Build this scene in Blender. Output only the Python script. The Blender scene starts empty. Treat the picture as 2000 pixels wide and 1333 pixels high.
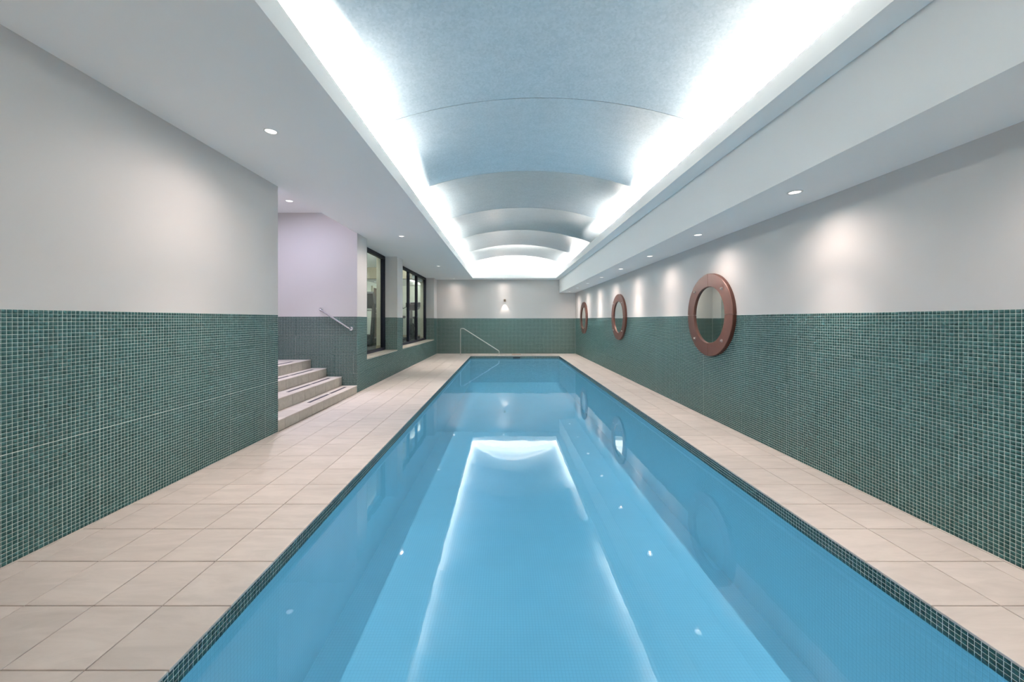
import bpy, bmesh, math, random
import numpy as np
from mathutils import Vector, Matrix, Euler

random.seed(7)
rng = np.random.default_rng(11)
SC = bpy.context.scene
COL = SC.collection
PI = math.pi

# ------------------------------------------------------------------ camera
FPX, EYE = 730.0, 1.37
cam = bpy.data.cameras.new('camera')
cam.sensor_width = 36.0
cam.lens = FPX * 36.0 / 2000.0
cam.shift_x = 13.0 / 2000.0
cam.shift_y = -41.5 / 2000.0
cam.clip_start = 0.05
camo = bpy.data.objects.new('camera', cam)
camo.location = (0, 0, EYE)
camo.rotation_euler = (PI / 2, 0, 0)
COL.objects.link(camo)
SC.camera = camo

# ------------------------------------------------------------------ world, exposure
w = bpy.data.worlds.new('world')
w.use_nodes = True
w.node_tree.nodes['Background'].inputs[0].default_value = (0.6, 0.7, 0.8, 1)
w.node_tree.nodes['Background'].inputs[1].default_value = 0.05
SC.world = w
SC.view_settings.view_transform = 'Standard'
SC.view_settings.look = 'None'
SC.view_settings.gamma = 1.0
SC.view_settings.use_curve_mapping = False
SC.view_settings.exposure = 0.62
SC.cycles.use_denoising = True
SC.cycles.max_bounces = 14
SC.cycles.diffuse_bounces = 9
SC.cycles.glossy_bounces = 5
SC.cycles.transparent_max_bounces = 12
SC.cycles.sample_clamp_indirect = 6.0

# light levels
P_SPOT_L = 138.0        # downlights in the left and far ceiling
P_SPOT_R = 68.0        # downlights under the right bulkhead
P_LIP_BOOST = 480.0           # per metre, added second row low behind the lip, for the water streak
P_COVE = 32.0          # per metre of hidden cove lamp
P_ALCOVE = 20.0
P_GYM = 60.0
WARM = (1.0, 0.85, 0.765)
COOL = (1.0, 0.92, 0.85)

# ------------------------------------------------------------------ key dimensions (metres)
XL, XR = -2.775, 2.837       # side walls
YB, YF = -1.6, 15.15         # back and far walls
ZS = 2.995                   # soffit
ZLIP = 3.155                 # top of the cove lip
ZT = 1.43                    # top of the wall mosaic
CX0, CX1 = -1.272, 1.971     # ceiling recess
CY1 = 14.54
VX, VZ, VR = 0.35, 3.52, 4.8 # vault
BX, BZ = 2.175, 2.459        # right bulkhead
PX0, PX1 = -1.313, 2.04      # pool rim
PY0, PY1 = 0.55, 14.16
ZW = -0.09                   # water
XREC = -3.16                 # window recess plane
XGYM = -3.31
ZSILL = 0.60
ZG = 0.62                    # gym floor

# cove lamps and the added boost row: (x, y0, y1)
def area(name, loc, rot, sx, sy, power, color):
    l = bpy.data.lights.new(name, 'AREA')
    l.shape = 'RECTANGLE'
    l.size, l.size_y = sx, sy
    l.energy = power
    l.color = color
    o = bpy.data.objects.new(name, l)
    o.location = loc
    o.rotation_euler = rot
    COL.objects.link(o)
    return o

for x, s, runs in ((-1.33, 1, ((-0.9, 1.3), (2.65, 4.38), (5.48, 7.2), (7.6, 14.3))),
                   (2.03, -1, ((-0.9, 2.2), (2.3, 5.05), (6.1, 7.5), (11.0, 14.3)))):
    for (a, b) in runs:
        area('cove_lamp_and_boost', (x, (a + b) / 2, 3.145), (0, math.radians(180 + 22 * s), 0), 0.035, b - a,
             P_COVE * (b - a), COOL)
        area('cove_lamp_and_boost', (x - 0.04 * s, (a + b) / 2, 3.07), (0, math.radians(180 + 22 * s), 0), 0.055, b - a,
             P_LIP_BOOST * (b - a), COOL)  # added row, brightens the vault edge so its reflection streaks the water
area('cove_lamp_and_boost', (VX, 14.62, 3.14), (math.radians(190), 0, 0), 2.9, 0.04, P_COVE * 3.2, COOL)
# stair alcove ceiling light and added gym fill strips set out of view
area('alcove_light', (-3.9, 5.7, 3.33), (0, math.radians(-8), 0), 0.5, 0.5, P_ALCOVE, (0.76, 0.74, 1.0))
area('gym_fill', (-3.40, 10.2, 3.20), (0, math.radians(60), 0), 0.1, 5.6, P_GYM, (0.95, 1.0, 0.92))
area('gym_fill', (-3.40, 14.8, 2.80), (0, math.radians(60), 0), 0.1, 2.2, P_GYM * 0.35, (0.95, 1.0, 0.92))

# ------------------------------------------------------------------ materials
def new_mat(name):
    m = bpy.data.materials.new(name)
    m.use_nodes = True
    nt = m.node_tree
    return m, nt, nt.nodes['Principled BSDF']

def lin(r, g, b):
    f = lambda c: (c / 255 / 12.92) if c / 255 <= 0.04045 else ((c / 255 + 0.055) / 1.055) ** 2.4
    return (f(r), f(g), f(b), 1)

def plain(name, col, rough=0.5, metal=0.0, var=0.04, scale=6.0, bump=0.0, bscale=200.0, spec=0.5, coord='Object'):
    m, nt, b = new_mat(name)
    N, L = nt.nodes, nt.links
    tc = N.new('ShaderNodeTexCoord')
    nz = N.new('ShaderNodeTexNoise')
    nz.inputs['Scale'].default_value = scale
    nz.inputs['Detail'].default_value = 4
    L.new(tc.outputs[coord], nz.inputs['Vector'])
    mx = N.new('ShaderNodeMix')
    mx.data_type = 'RGBA'
    c = Vector(col[:3])
    mx.inputs[6].default_value = (*(c * (1 - var)), 1)
    mx.inputs[7].default_value = (*[min(1, v) for v in c * (1 + var)], 1)
    L.new(nz.outputs['Fac'], mx.inputs[0])
    L.new(mx.outputs[2], b.inputs['Base Color'])
    b.inputs['Roughness'].default_value = rough
    b.inputs['Metallic'].default_value = metal
    b.inputs['Specular IOR Level'].default_value = spec
    if bump:
        n2 = N.new('ShaderNodeTexNoise')
        n2.inputs['Scale'].default_value = bscale
        L.new(tc.outputs[coord], n2.inputs['Vector'])
        bp = N.new('ShaderNodeBump')
        bp.inputs['Strength'].default_value = bump
        bp.inputs['Distance'].default_value = 0.002
        L.new(n2.outputs['Fac'], bp.inputs['Height'])
        L.new(bp.outputs['Normal'], b.inputs['Normal'])
    return m

def emit(name, col, strength):
    m, nt, b = new_mat(name)
    b.inputs['Base Color'].default_value = (*col, 1)
    b.inputs['Emission Color'].default_value = (*col, 1)
    b.inputs['Emission Strength'].default_value = strength
    return m

def random_value(nt):
    N, L = nt.nodes, nt.links
    g = N.new('ShaderNodeNewGeometry')
    oi = N.new('ShaderNodeObjectInfo')
    ad = N.new('ShaderNodeMath'); ad.operation = 'ADD'
    L.new(g.outputs['Random Per Island'], ad.inputs[0])
    L.new(oi.outputs['Random'], ad.inputs[1])
    fr = N.new('ShaderNodeMath'); fr.operation = 'FRACT'
    L.new(ad.outputs[0], fr.inputs[0])
    return fr.outputs[0], oi

def mosaic_mat(name, c0, c1, rough=0.28, spec=0.5):
    m, nt, b = new_mat(name)
    N, L = nt.nodes, nt.links
    rv, oi = random_value(nt)
    g = N.new('ShaderNodeNewGeometry')
    nz = N.new('ShaderNodeTexNoise')
    nz.inputs['Scale'].default_value = 1.7
    nz.inputs['Detail'].default_value = 3
    L.new(g.outputs['Position'], nz.inputs['Vector'])
    mul = N.new('ShaderNodeMath'); mul.operation = 'MULTIPLY_ADD'
    mul.inputs[1].default_value = 0.55
    L.new(rv, mul.inputs[0])
    m2 = N.new('ShaderNodeMath'); m2.operation = 'MULTIPLY'
    m2.inputs[1].default_value = 0.45
    L.new(nz.outputs['Fac'], m2.inputs[0])
    L.new(m2.outputs[0], mul.inputs[2])
    mx = N.new('ShaderNodeMix'); mx.data_type = 'RGBA'
    mx.inputs[6].default_value = c0
    mx.inputs[7].default_value = c1
    L.new(mul.outputs[0], mx.inputs[0])
    n3 = N.new('ShaderNodeTexNoise')
    n3.inputs['Scale'].default_value = 190
    L.new(g.outputs['Position'], n3.inputs['Vector'])
    m3 = N.new('ShaderNodeMix'); m3.data_type = 'RGBA'; m3.blend_type = 'OVERLAY'
    m3.inputs[0].default_value = 0.25
    L.new(mx.outputs[2], m3.inputs[6])
    L.new(n3.outputs['Color'], m3.inputs[7])
    hs = N.new('ShaderNodeHueSaturation')
    hs.inputs['Saturation'].default_value = 0.97
    L.new(mx.outputs[2], hs.inputs['Color'])
    L.new(hs.outputs['Color'], b.inputs['Base Color'])
    b.inputs['Roughness'].default_value = rough
    b.inputs['Specular IOR Level'].default_value = spec
    bp = N.new('ShaderNodeBump')
    bp.inputs['Strength'].default_value = 0.03
    bp.inputs['Distance'].default_value = 0.001
    L.new(n3.outputs['Fac'], bp.inputs['Height'])
    L.new(bp.outputs['Normal'], b.inputs['Normal'])
    return m

def stone_mat(name, col, rough=0.42):
    m, nt, b = new_mat(name)
    N, L = nt.nodes, nt.links
    rv, oi = random_value(nt)
    g = N.new('ShaderNodeNewGeometry')
    add = N.new('ShaderNodeVectorMath'); add.operation = 'MULTIPLY_ADD'
    cmb = N.new('ShaderNodeCombineXYZ')
    L.new(rv, cmb.inputs[0]); L.new(rv, cmb.inputs[2])
    L.new(cmb.outputs[0], add.inputs[0])
    add.inputs[1].default_value = (13, 0, 29)
    L.new(g.outputs['Position'], add.inputs[2])
    mp = N.new('ShaderNodeMapping')
    mp.inputs['Scale'].default_value = (1.2, 5.0, 5.0)
    L.new(add.outputs[0], mp.inputs['Vector'])
    nz = N.new('ShaderNodeTexNoise')
    nz.inputs['Scale'].default_value = 2.2
    nz.inputs['Detail'].default_value = 7
    nz.inputs['Roughness'].default_value = 0.62
    nz.inputs['Distortion'].default_value = 0.6
    L.new(mp.outputs[0], nz.inputs['Vector'])
    cr = N.new('ShaderNodeValToRGB')
    c = Vector(col[:3])
    cr.color_ramp.elements[0].position = 0.28
    cr.color_ramp.elements[0].color = (*(c * 0.82), 1)
    cr.color_ramp.elements[1].position = 0.62
    cr.color_ramp.elements[1].color = (*c, 1)
    L.new(nz.outputs['Fac'], cr.inputs['Fac'])
    hs = N.new('ShaderNodeHueSaturation')
    vv = N.new('ShaderNodeMath'); vv.operation = 'MULTIPLY_ADD'
    vv.inputs[1].default_value = 0.09
    vv.inputs[2].default_value = 0.955
    L.new(rv, vv.inputs[0])
    L.new(vv.outputs[0], hs.inputs['Value'])
    L.new(cr.outputs['Color'], hs.inputs['Color'])
    L.new(hs.outputs['Color'], b.inputs['Base Color'])
    b.inputs['Roughness'].default_value = rough
    b.inputs['Specular IOR Level'].default_value = 0.35
    n2 = N.new('ShaderNodeTexNoise')
    n2.inputs['Scale'].default_value = 160
    L.new(g.outputs['Position'], n2.inputs['Vector'])
    bp = N.new('ShaderNodeBump')
    bp.inputs['Strength'].default_value = 0.12
    bp.inputs['Distance'].default_value = 0.001
    L.new(n2.outputs['Fac'], bp.inputs['Height'])
    L.new(bp.outputs['Normal'], b.inputs['Normal'])
    return m

def pool_tile_mat(name, base, grout):
    m, nt, b = new_mat(name)
    N, L = nt.nodes, nt.links
    g = N.new('ShaderNodeNewGeometry')
    sep = N.new('ShaderNodeSeparateXYZ')
    L.new(g.outputs['Position'], sep.inputs[0])
    masks = []
    for k in range(3):
        dv = N.new('ShaderNodeMath'); dv.operation = 'MULTIPLY'
        dv.inputs[1].default_value = 1 / 0.0241
        L.new(sep.outputs[k], dv.inputs[0])
        ad = N.new('ShaderNodeMath'); ad.operation = 'ADD'; ad.inputs[1].default_value = 0.37
        L.new(dv.outputs[0], ad.inputs[0])
        fr = N.new('ShaderNodeMath'); fr.operation = 'FRACT'
        L.new(ad.outputs[0], fr.inputs[0])
        lt = N.new('ShaderNodeMath'); lt.operation = 'LESS_THAN'; lt.inputs[1].default_value = 0.13
        L.new(fr.outputs[0], lt.inputs[0])
        # a joint only shows on faces that do not look along that axis
        masks.append(lt)
    sn = N.new('ShaderNodeSeparateXYZ')
    L.new(g.outputs['True Normal'], sn.inputs[0])
    outs = []
    for k in range(3):
        ab = N.new('ShaderNodeMath'); ab.operation = 'ABSOLUTE'
        L.new(sn.outputs[k], ab.inputs[0])
        iv = N.new('ShaderNodeMath'); iv.operation = 'LESS_THAN'; iv.inputs[1].default_value = 0.5
        L.new(ab.outputs[0], iv.inputs[0])
        mu = N.new('ShaderNodeMath'); mu.operation = 'MULTIPLY'
        L.new(masks[k].outputs[0], mu.inputs[0]); L.new(iv.outputs[0], mu.inputs[1])
        outs.append(mu)
    mxm = N.new('ShaderNodeMath'); mxm.operation = 'MAXIMUM'
    L.new(outs[0].outputs[0], mxm.inputs[0]); L.new(outs[1].outputs[0], mxm.inputs[1])
    mx2 = N.new('ShaderNodeMath'); mx2.operation = 'MAXIMUM'
    L.new(mxm.outputs[0], mx2.inputs[0]); L.new(outs[2].outputs[0], mx2.inputs[1])
    nz = N.new('ShaderNodeTexNoise'); nz.inputs['Scale'].default_value = 3.0
    L.new(g.outputs['Position'], nz.inputs['Vector'])
    mv = N.new('ShaderNodeMix'); mv.data_type = 'RGBA'
    c = Vector(base[:3])
    mv.inputs[6].default_value = (*(c * 0.95), 1); mv.inputs[7].default_value = (*(c * 1.05), 1)
    L.new(nz.outputs['Fac'], mv.inputs[0])
    mx = N.new('ShaderNodeMix'); mx.data_type = 'RGBA'
    mx.inputs[7].default_value = grout
    L.new(mv.outputs[2], mx.inputs[6])
    L.new(mx2.outputs[0], mx.inputs[0])
    L.new(mx.outputs[2], b.inputs['Base Color'])
    b.inputs['Roughness'].default_value = 0.6
    b.inputs['Specular IOR Level'].default_value = 0.1
    return m

def clear_mat(name, tint, ior, rough, waves=0.0):
    """Water and panes: light passes straight through, tinted; the surface mirrors by Fresnel."""
    m = bpy.data.materials.new(name)
    m.use_nodes = True
    nt = m.node_tree
    N, L = nt.nodes, nt.links
    N.remove(N['Principled BSDF'])
    out = N['Material Output']
    tr = N.new('ShaderNodeBsdfTransparent'); tr.inputs[0].default_value = tint
    gl = N.new('ShaderNodeBsdfGlossy'); gl.inputs['Roughness'].default_value = rough
    gl.inputs['Color'].default_value = (1, 1, 1, 1)
    if waves:
        fr = N.new('ShaderNodeFresnel'); fr.inputs['IOR'].default_value = ior
    else:
        lw = N.new('ShaderNodeLayerWeight'); lw.inputs['Blend'].default_value = 0.5
        pw = N.new('ShaderNodeMath'); pw.operation = 'POWER'; pw.inputs[1].default_value = 5.0
        L.new(lw.outputs['Facing'], pw.inputs[0])
        fr = N.new('ShaderNodeMath'); fr.operation = 'MULTIPLY_ADD'
        fr.inputs[1].default_value = 0.4; fr.inputs[2].default_value = 0.02
        L.new(pw.outputs[0], fr.inputs[0])
    mx = N.new('ShaderNodeMixShader')
    L.new(fr.outputs[0], mx.inputs[0]); L.new(tr.outputs[0], mx.inputs[1]); L.new(gl.outputs[0], mx.inputs[2])
    L.new(mx.outputs[0], out.inputs['Surface'])
    if waves:
        g = N.new('ShaderNodeNewGeometry')
        mp = N.new('ShaderNodeMapping'); mp.inputs['Scale'].default_value = (1.0, 1.0, 1)
        L.new(g.outputs['Position'], mp.inputs['Vector'])
        nz = N.new('ShaderNodeTexNoise'); nz.inputs['Scale'].default_value = 1.6
        nz.inputs['Detail'].default_value = 4; nz.inputs['Roughness'].default_value = 0.6
        L.new(mp.outputs[0], nz.inputs['Vector'])
        bp = N.new('ShaderNodeBump'); bp.inputs['Strength'].default_value = waves
        bp.inputs['Distance'].default_value = 0.01
        L.new(nz.outputs['Fac'], bp.inputs['Height'])
        L.new(bp.outputs['Normal'], gl.inputs['Normal'])
    return m

def vault_mat(name):
    m, nt, b = new_mat(name)
    N, L = nt.nodes, nt.links
    g = N.new('ShaderNodeNewGeometry')
    n1 = N.new('ShaderNodeTexVoronoi'); n1.inputs['Scale'].default_value = 60
    L.new(g.outputs['Position'], n1.inputs['Vector'])
    mp = N.new('ShaderNodeMapping'); mp.inputs['Scale'].default_value = (4, 9, 4)
    L.new(g.outputs['Position'], mp.inputs['Vector'])
    n2 = N.new('ShaderNodeTexNoise'); n2.inputs['Scale'].default_value = 1.0; n2.inputs['Detail'].default_value = 8
    n2.inputs['Roughness'].default_value = 0.65
    L.new(mp.outputs[0], n2.inputs['Vector'])
    mx = N.new('ShaderNodeMix'); mx.data_type = 'RGBA'
    mx.inputs[6].default_value = (0.34, 0.405, 0.44, 1)
    mx.inputs[7].default_value = (0.55, 0.625, 0.655, 1)
    ad = N.new('ShaderNodeMath'); ad.operation = 'MULTIPLY_ADD'; ad.inputs[1].default_value = 0.45
    L.new(n1.outputs['Color'], ad.inputs[0])
    s2 = N.new('ShaderNodeMath'); s2.operation = 'MULTIPLY'; s2.inputs[1].default_value = 0.6
    L.new(n2.outputs['Fac'], s2.inputs[0]); L.new(s2.outputs[0], ad.inputs[2])
    L.new(ad.outputs[0], mx.inputs[0])
    L.new(mx.outputs[2], b.inputs['Base Color'])
    b.inputs['Metallic'].default_value = 0.35
    b.inputs['Coat Weight'].default_value = 1.0
    b.inputs['Coat Roughness'].default_value = 0.10
    b.inputs['Coat IOR'].default_value = 1.6
    ra = N.new('ShaderNodeMath'); ra.operation = 'MULTIPLY_ADD'
    ra.inputs[1].default_value = 0.12; ra.inputs[2].default_value = 0.27
    L.new(ad.outputs[0], ra.inputs[0]); L.new(ra.outputs[0], b.inputs['Roughness'])
    bp = N.new('ShaderNodeBump'); bp.inputs['Strength'].default_value = 0.07; bp.inputs['Distance'].default_value = 0.003
    L.new(ad.outputs[0], bp.inputs['Height']); L.new(bp.outputs['Normal'], b.inputs['Normal'])
    return m

M = {}
M['paint'] = plain('warm_white_wall_paint', (0.64, 0.612, 0.595), 0.55, var=0.015, scale=1.2, bump=0.05)
M['soffit'] = plain('white_ceiling_paint', (0.92, 0.915, 0.90), 0.6, var=0.01, scale=1.0)
M['grout'] = plain('pale_grout', (0.70, 0.71, 0.66), 0.8, var=0.10, scale=30)
M['mosaic'] = mosaic_mat('green_mosaic_glaze', (0.010, 0.052, 0.049, 1), (0.026, 0.094, 0.092, 1), 0.36, 0.20)
M['mosaic_dark'] = mosaic_mat('dark_green_mosaic_glaze', (0.006, 0.035, 0.032, 1), (0.020, 0.075, 0.070, 1), 0.2)
M['stone'] = stone_mat('beige_stone_tile', (0.565, 0.505, 0.465))
M['stone_grey'] = stone_mat('grey_beige_stone_tile', (0.47, 0.43, 0.375), 0.55)
M['joint'] = plain('brown_floor_grout', (0.17, 0.13, 0.105), 0.85, var=0.15, scale=14)
M['step_joint'] = plain('dark_step_grout', (0.20, 0.18, 0.155), 0.9, var=0.2, scale=20)
M['pool'] = pool_tile_mat('pale_blue_pool_mosaic', (0.86, 0.93, 0.95), (0.76, 0.83, 0.86, 1))
M['water'] = clear_mat('clear_pool_water', (0.39, 0.69, 0.85, 1), 1.45, 0.015, 0.10)
M['glass'] = clear_mat('window_glass', (0.90, 0.93, 0.92, 1), 1.45, 0.0)
M['frame'] = plain('black_window_frame', (0.006, 0.008, 0.017), 0.45, var=0.1, scale=8, spec=0.25)
M['vault'] = vault_mat('brushed_metal_vault')
M['chrome'] = plain('polished_steel', (0.80, 0.80, 0.82), 0.12, 1.0, var=0.02)
M['steel'] = plain('satin_steel', (0.62, 0.58, 0.55), 0.28, 1.0, var=0.03)
M['copper'] = plain('brown_copper_paint', (0.115, 0.044, 0.032), 0.42, 0.25, var=0.08, scale=9, bump=0.08, bscale=300)
M['copper_edge'] = plain('dull_copper_joint', (0.20, 0.13, 0.115), 0.6, var=0.1)
M['mirror'] = plain('mirror_glass', (0.80, 0.86, 0.82), 0.0, 1.0, var=0.0)
M['bolt'] = plain('bolt_steel', (0.66, 0.60, 0.58), 0.25, 1.0, var=0.03)
M['strip'] = plain('dark_grit_strip', (0.055, 0.05, 0.065), 0.85, var=0.25, scale=90, bump=0.4, bscale=600)
M['lamp'] = emit('lit_lamp', (1.0, 0.96, 0.90), 1.4)
M['lamp_cool'] = emit('lit_cool_lamp', (0.95, 0.96, 1.0), 1.4)
M['ring'] = plain('white_metal_ring', (0.80, 0.80, 0.78), 0.35, 0.0, var=0.02)
M['bronze'] = plain('bronze_metal', (0.30, 0.24, 0.19), 0.35, 0.9, var=0.06)
M['skimmer'] = plain('terracotta_plastic', (0.50, 0.28, 0.18), 0.5, var=0.06, scale=20)
M['black'] = plain('black_rubber', (0.02, 0.02, 0.022), 0.55, var=0.15, scale=20)
M['dark'] = plain('dark_grey_plastic', (0.045, 0.045, 0.05), 0.45, var=0.1, scale=12)
M['mid'] = plain('mid_grey_plastic', (0.11, 0.11, 0.112), 0.4, var=0.08, scale=12)
M['screen'] = plain('dark_screen', (0.03, 0.03, 0.035), 0.1, var=0.05)
M['gymwall'] = plain('pale_green_white_paint', (0.58, 0.61, 0.55), 0.6, var=0.02, scale=1)
M['gymfloor'] = plain('dark_rubber_floor', (0.05, 0.05, 0.052), 0.6, var=0.2, scale=60)
M['cream'] = plain('cream_paint', (0.66, 0.63, 0.52), 0.55, var=0.02)
M['tan'] = plain('tan_wood_baseboard', (0.42, 0.37, 0.28), 0.5, var=0.06, scale=12)
M['brown'] = plain('brown_wood_door', (0.12, 0.085, 0.07), 0.45, var=0.15, scale=9)
M['purple'] = plain('grey_violet_fabric', (0.18, 0.17, 0.22), 0.6, var=0.08)

# ------------------------------------------------------------------ mesh helpers
def obj(name, bm, mat, parent=None, loc=(0, 0, 0), smooth=False):
    me = bpy.data.meshes.new(name)
    bmesh.ops.recalc_face_normals(bm, faces=bm.faces)
    bm.to_mesh(me)
    bm.free()
    for m in (mat if isinstance(mat, (list, tuple)) else [mat]):
        me.materials.append(m)
    if smooth:
        me.polygons.foreach_set('use_smooth', [True] * len(me.polygons))
        me.set_sharp_from_angle(angle=math.radians(40))
    o = bpy.data.objects.new(name, me)
    o.location = loc
    if parent:
        o.parent = parent
    COL.objects.link(o)
    return o

def thing(name, label, cat, loc=(0, 0, 0), rz=0, group=None):
    o = bpy.data.objects.new(name, None)
    o.empty_display_size = 0.1
    o.location = loc
    o.rotation_euler = (0, 0, rz)
    COL.objects.link(o)
    o['label'] = label
    o['category'] = cat
    if group:
        o['group'] = group
    return o

def tag(o, label, cat, group=None):
    o['label'] = label
    o['category'] = cat
    if group:
        o['group'] = group
    return o

def struct(o, label=None):
    o['kind'] = 'structure'
    if label:
        o['label'] = label
    return o

def bx(bm, x0, x1, y0, y1, z0, z1, mi=0, bevel=0.0):
    r = bmesh.ops.create_cube(bm, size=1)
    vs = r['verts']
    for v in vs:
        v.co = Vector(((x0 + x1) / 2 + v.co.x * (x1 - x0), (y0 + y1) / 2 + v.co.y * (y1 - y0),
                       (z0 + z1) / 2 + v.co.z * (z1 - z0)))
    fs = set(f for v in vs for f in v.link_faces)
    for f in fs:
        f.material_index = mi
    if bevel:
        es = set(e for f in fs for e in f.edges)
        bmesh.ops.bevel(bm, geom=list(es), offset=bevel, segments=2, profile=0.5, affect='EDGES')
    return vs

def boxes(*lst, bevel=0.0):
    bm = bmesh.new()
    for b in lst:
        bx(bm, *b[:6], *(b[6:7]), bevel=bevel)
    return bm

def cyl(bm, p0, p1, r0, r1=None, seg=20, caps=True):
    p0, p1 = Vector(p0), Vector(p1)
    r1 = r0 if r1 is None else r1
    d = p1 - p0
    mt = Matrix.Translation((p0 + p1) / 2) @ d.to_track_quat('Z', 'Y').to_matrix().to_4x4()
    bmesh.ops.create_cone(bm, cap_ends=caps, segments=seg, radius1=r0, radius2=r1, depth=d.length, matrix=mt)

def tube(bm, pts, r, seg=14):
    pts = [Vector(p) for p in pts]
    rings = []
    up = None
    for i, p in enumerate(pts):
        t = (pts[min(i + 1, len(pts) - 1)] - pts[max(i - 1, 0)]).normalized()
        if up is None:
            up = t.orthogonal().normalized()
        up = (up - t * up.dot(t)).normalized()
        s = t.cross(up)
        rings.append([bm.verts.new(p + (up * math.cos(a) + s * math.sin(a)) * r)
                      for a in [2 * PI * k / seg for k in range(seg)]])
    for a, b in zip(rings, rings[1:]):
        for k in range(seg):
            bm.faces.new((a[k], a[(k + 1) % seg], b[(k + 1) % seg], b[k]))
    bm.faces.new(rings[0][::-1])
    bm.faces.new(rings[-1])

def rounded(pts, rad, n=6):
    """Polyline with its corners rounded."""
    pts = [Vector(p) for p in pts]
    out = [pts[0]]
    for a, b, c in zip(pts, pts[1:], pts[2:]):
        u, v = (a - b).normalized(), (c - b).normalized()
        ang = u.angle(v)
        d = min(rad / math.tan(ang / 2), (a - b).length * 0.45, (c - b).length * 0.45)
        s, e = b + u * d, b + v * d
        for k in range(n + 1):
            t = k / n
            out.append(s * (1 - t) ** 2 + b * 2 * t * (1 - t) + e * t ** 2)
    out.append(pts[-1])
    return out

def lathe(bm, prof, seg=32, mat=Matrix.Identity(4)):
    rings = []
    for (r, z) in prof:
        if r < 1e-6:
            rings.append([bm.verts.new(mat @ Vector((0, 0, z)))])
        else:
            rings.append([bm.verts.new(mat @ Vector((r * math.cos(a), r * math.sin(a), z)))
                          for a in [2 * PI * k / seg for k in range(seg)]])
    for a, b in zip(rings, rings[1:]):
        for k in range(seg):
            q = [a[k % len(a)], a[(k + 1) % len(a)], b[(k + 1) % len(b)], b[k % len(b)]]
            q = list(dict.fromkeys(q))
            if len(q) > 2:
                bm.faces.new(q)

def prism(bm, pts, axis, a0, a1):
    """Outline of 2-D points extruded along axis 'x' or 'y'."""
    def P(p, a):
        return Vector((a, p[0], p[1])) if axis == 'x' else Vector((p[0], a, p[1]))
    A = [bm.verts.new(P(p, a0)) for p in pts]
    B = [bm.verts.new(P(p, a1)) for p in pts]
    n = len(pts)
    bm.faces.new(A)
    bm.faces.new(B[::-1])
    for k in range(n):
        bm.faces.new((A[k], B[k], B[(k + 1) % n], A[(k + 1) % n]))

# ------------------------------------------------------------------ mosaic
def tile_arrays(cen, U, V, Nn, hu, hv, th):
    U, V, Nn = (np.array(a, float) for a in (U, V, Nn))
    sg = np.array([(-1, -1), (1, -1), (1, 1), (-1, 1)], float)
    ins = 0.0007
    base = sg[:, :1] * U * hu + sg[:, 1:] * V * hv
    top = sg[:, :1] * U * (hu - ins) + sg[:, 1:] * V * (hv - ins) + Nn * th
    loc = np.concatenate([base, top])
    verts = (cen[:, None, :] + loc[None]).reshape(-1, 3)
    if np.dot(np.cross(U, V), Nn) > 0:
        f = np.array([(4, 5, 6, 7), (0, 1, 5, 4), (1, 2, 6, 5), (2, 3, 7, 6), (3, 0, 4, 7)])
    else:
        f = np.array([(7, 6, 5, 4), (4, 5, 1, 0), (5, 6, 2, 1), (6, 7, 3, 2), (7, 4, 0, 3)])
    faces = (np.arange(len(cen))[:, None, None] * 8 + f[None]).reshape(-1, 4)
    return verts, faces

def mesh_np(name, verts, faces, mat):
    me = bpy.data.meshes.new(name)
    nv, nf = len(verts), len(faces)
    me.vertices.add(nv)
    me.vertices.foreach_set('co', verts.astype(np.float32).ravel())
    me.loops.add(nf * 4)
    me.loops.foreach_set('vertex_index', faces.astype(np.int32).ravel())
    me.polygons.add(nf)
    me.polygons.foreach_set('loop_start', np.arange(0, nf * 4, 4, dtype=np.int32))
    me.update(calc_edges=True)
    me.validate()
    me.materials.append(mat)
    return me

GAP = 0.0028
def mosaic_centres(O, U, V, ulen, vlen, pitch=0.02385, sheet=15, seams=((), ())):
    O, U, V = (np.array(a, float) for a in (O, U, V))
    nu, nv = max(1, int(round(ulen / pitch))), max(1, int(round(vlen / pitch)))
    pu, pv = ulen / nu, vlen / nv
    iu, iv = np.meshgrid(np.arange(nu), np.arange(nv), indexing='ij')
    su = rng.normal(0, 0.0005, (nu // sheet + 1, nv // sheet + 1))
    sv = rng.normal(0, 0.0005, (nu // sheet + 1, nv // sheet + 1))
    u = (iu + 0.5) * pu + su[iu // sheet, iv // sheet] + rng.normal(0, 0.00018, iu.shape)
    v = (iv + 0.5) * pv + sv[iu // sheet, iv // sheet] + rng.normal(0, 0.00018, iu.shape)
    for q in seams[0]:      # wider joints between panels of sheets
        u = u + np.where((iu + 0.5) * pu > q, 0.0009, -0.0009)
    for q in seams[1]:
        v = v + np.where((iv + 0.5) * pv > q, 0.0012, -0.0012)
    u = np.clip(u, pu * 0.47, ulen - pu * 0.47)
    v = np.clip(v, pv * 0.47, vlen - pv * 0.47)
    return O + u.reshape(-1, 1) * U + v.reshape(-1, 1) * V, pu, pv

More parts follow.
